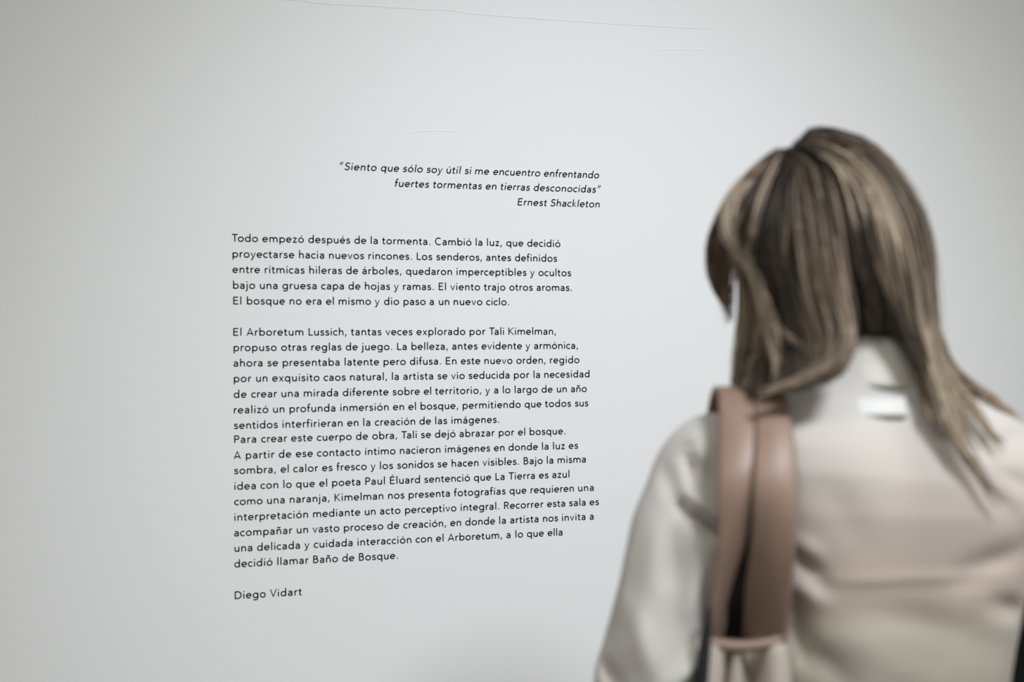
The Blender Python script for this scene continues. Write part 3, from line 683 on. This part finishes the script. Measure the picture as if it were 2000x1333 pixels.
an = nt.nodes.new('ShaderNodeAttribute'); an.attribute_name = 'dye_and_shade'; nt.links.new(an.outputs['Color'], nt.nodes['Principled BSDF'].inputs['Base Color'])
me.materials.append(M_hair)
hair = bpy.data.objects.new('hair', me); C.objects.link(hair); hair.parent = person; hair['kind'] = 'stuff'
# dark under-layer that fills the inside of the hair
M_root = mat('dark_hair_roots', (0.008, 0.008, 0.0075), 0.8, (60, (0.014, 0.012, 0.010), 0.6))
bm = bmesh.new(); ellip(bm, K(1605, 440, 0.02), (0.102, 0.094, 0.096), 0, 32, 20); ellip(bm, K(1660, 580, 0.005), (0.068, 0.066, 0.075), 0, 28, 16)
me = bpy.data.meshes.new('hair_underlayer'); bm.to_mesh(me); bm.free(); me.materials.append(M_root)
for p in me.polygons: p.use_smooth = True
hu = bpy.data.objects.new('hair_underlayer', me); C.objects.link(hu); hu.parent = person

# ------------------------------------------------------------------ the shoulder bag
def ribbon(name, rows, m, parent, th=0.003):
    o = loft(name, rows, m, parent, closed=False); s = o.modifiers.new('s', 'SOLIDIFY'); s.thickness = th; return o
bag_org = Vector((-0.175, 0.02, 0.62))
bw = Matrix.Rotation(-YAW, 3, 'Z') @ bag_org + person.location
bag = empty('shoulder_bag', bw, -YAW)
tag(bag, 'canvas shoulder bag with wide brown leather straps over the left shoulder of the woman', 'bag')
def bl(p): return Vector(p) - bag_org
def strap(side_, st):
    """st: (y, x left, x right, Y left, Y right) down the back, photograph pixels"""
    ctrl = [(bl(K(l, y, a)), bl(K(r, y, b))) for y, l, r, a, b in st]
    # over the shoulder and down the chest
    (l0, r0_) = ctrl[0]; front = []
    for dy, dz in ((0.045, 0.002), (0.085, -0.018), (0.115, -0.05), (0.15, -0.12), (0.16, -0.22), (0.15, -0.33)):
        front.append((l0 + Vector((0, dy, dz)), r0_ + Vector((0, dy, dz))))
    seq = list(reversed(front)) + ctrl
    dense = []
    for i in range(len(seq) - 1):
        p = [seq[max(0, i - 1)], seq[i], seq[i + 1], seq[min(len(seq) - 1, i + 2)]]
        for k in range(8):
            t = k / 8; e = []
            for s in (0, 1):
                a, b, c, d = (q[s] for q in p)
                e.append(0.5 * ((2 * b) + (c - a) * t + (2 * a - 5 * b + 4 * c - d) * t * t + (3 * b - a - 3 * c + d) * t ** 3))
            dense.append(e)
    dense.append(list(seq[-1]))
    rows = []
    for l_, r_ in dense:
        rows.append([l_.lerp(r_, j / 10) + Vector((0, -0.0045 * math.sin(math.pi * j / 10), 0)) for j in range(11)])
    o = ribbon('strap', rows, M_leather, bag, 0.0045); return o
strap(0, [(772,1403,1472,-.055,-.055),(850,1406,1476,-.088,-.096),(950,1404,1470,-.115,-.118),(1050,1402,1452,-.112,-.098),(1150,1390,1420,-.092,-.070),(1252,1376,1400,-.070,-.044)])
strap(1, [(764,1473,1529,-.055,-.055),(850,1477,1546,-.100,-.104),(950,1473,1554,-.126,-.130),(1050,1470,1554,-.112,-.132),(1150,1460,1548,-.078,-.116),(1252,1456,1536,-.036,-.092)])
# dark band that paints in the shade between the two straps
rows = [[bl(K(l + (r - l) * j / 6, y, Y_)) for j in range(7)] for y, l, r, Y_ in ((850,1466,1486,-.088),(950,1460,1484,-.100),(1050,1442,1488,-.082),(1150,1408,1480,-.050),(1262,1390,1480,-.022))]
ribbon('strap_gap_shade', rows, M_gap_shade, bag, 0.002)
# stitched reinforcement at the foot of the straps
rows = [[bl(K(1376 + 160 * j / 12 , y + 12 * math.sin(math.pi * j / 12) - (6 * j / 12), Y_ - 0.004 * math.sin(math.pi * j / 12))) for j in range(13)] for y, Y_ in ((1246,-.084),(1250,-.092),(1256,-.092),(1262,-.089))]
ribbon('strap_seam', rows, M_leather, bag, 0.003)
# canvas body: gusseted sack hanging below the straps
xs_ = [1379, 1386, 1398, 1412, 1424, 1434, 1443, 1455, 1468, 1482, 1496, 1512, 1528, 1537]
dp = [0.0, -.012, -.014, -.010, .022, -.002, -.010, .016, .026, .020, -.008, -.014, -.012, 0.0]
rows = []
for j in range(24):
    py = 1252 + j * 24; sc = 1 + 0.25 * math.sin(math.pi * min(1, j / 20)); row = []
    for x, d in zip(xs_, dp):
        row.append(bl(K(1458 + (x - 1458) * sc, py, -0.080 + d * (1 + .3 * math.sin(j * .4)) )))
    a, b = row[0], row[-1]
    m_ = (a + b) / 2
    back = [b + Vector((-0.012, 0.04, 0)), m_ + Vector((0.016, 0.09, 0)), m_ + Vector((0.006, 0.15, 0)), m_ + Vector((-0.006, 0.15, 0)), m_ + Vector((-0.016, 0.09, 0)), a + Vector((0.004, 0.04, 0))]
    rows.append([q + Vector((-0.0016 * j * j / 12, 0, 0)) for q in row + back])
cv = loft('canvas_body', rows, M_canvas, bag); so = cv.modifiers.new('s', 'SOLIDIFY'); so.thickness = 0.002
bb = [v for v in rows[-1]]; obj('bag_bottom', bb, [tuple(range(len(bb)))], M_canvas, bag)
rows = [[bl(K(l + (1387 - l) * j / 3, y, Y_)) for j, Y_ in enumerate((-.094, -.10, -.10, -.092))] for y, l in ((1185, 1385), (1215, 1379), (1250, 1370), (1290, 1364), (1333, 1360), (1420, 1358), (1500, 1358))]
ribbon('dark_strip', rows, M_navy, bag, 0.002)  # dark navy strip between the sleeve and the bag

# ------------------------------------------------------------------ the black jacket over her right forearm
jw = Matrix.Rotation(-YAW, 3, 'Z') @ Vector((0.215, 0.155, 0.70)) + person.location
jd, jn = Vector((-0.476, 0.879, 0)), Vector((-0.879, -0.476, 0))     # along the forearm, and across it
rows = []
for j in range(40):
    u = j / 39 * 2 - 1           # one hanging panel .. over the arm .. the other panel
    row = []
    for i in range(28):
        v_ = i / 27
        if abs(u) < 0.22: ac, zz = 0.068 * math.sin(u / 0.22 * math.pi / 2), 0.470 + 0.055 * math.cos(u / 0.22 * math.pi / 2)
        else: ac, zz = math.copysign(0.068 + 0.004 * math.sin(v_ * 14), u), 0.470 - (abs(u) - 0.22) * 0.52
        al = (v_ - 0.5) * (0.17 + 0.05 * abs(u))
        row.append(jn * ac + jd * al + Vector((0, 0, zz + 0.006 * math.sin(v_ * 3))))
    rows.append(row)
jk = empty('jacket', jw, -YAW); tag(jk, 'black jacket hanging at the right edge beside the waist of the woman', 'jacket')
o = ribbon('jacket_body', rows, M_jacket, jk, 0.006)
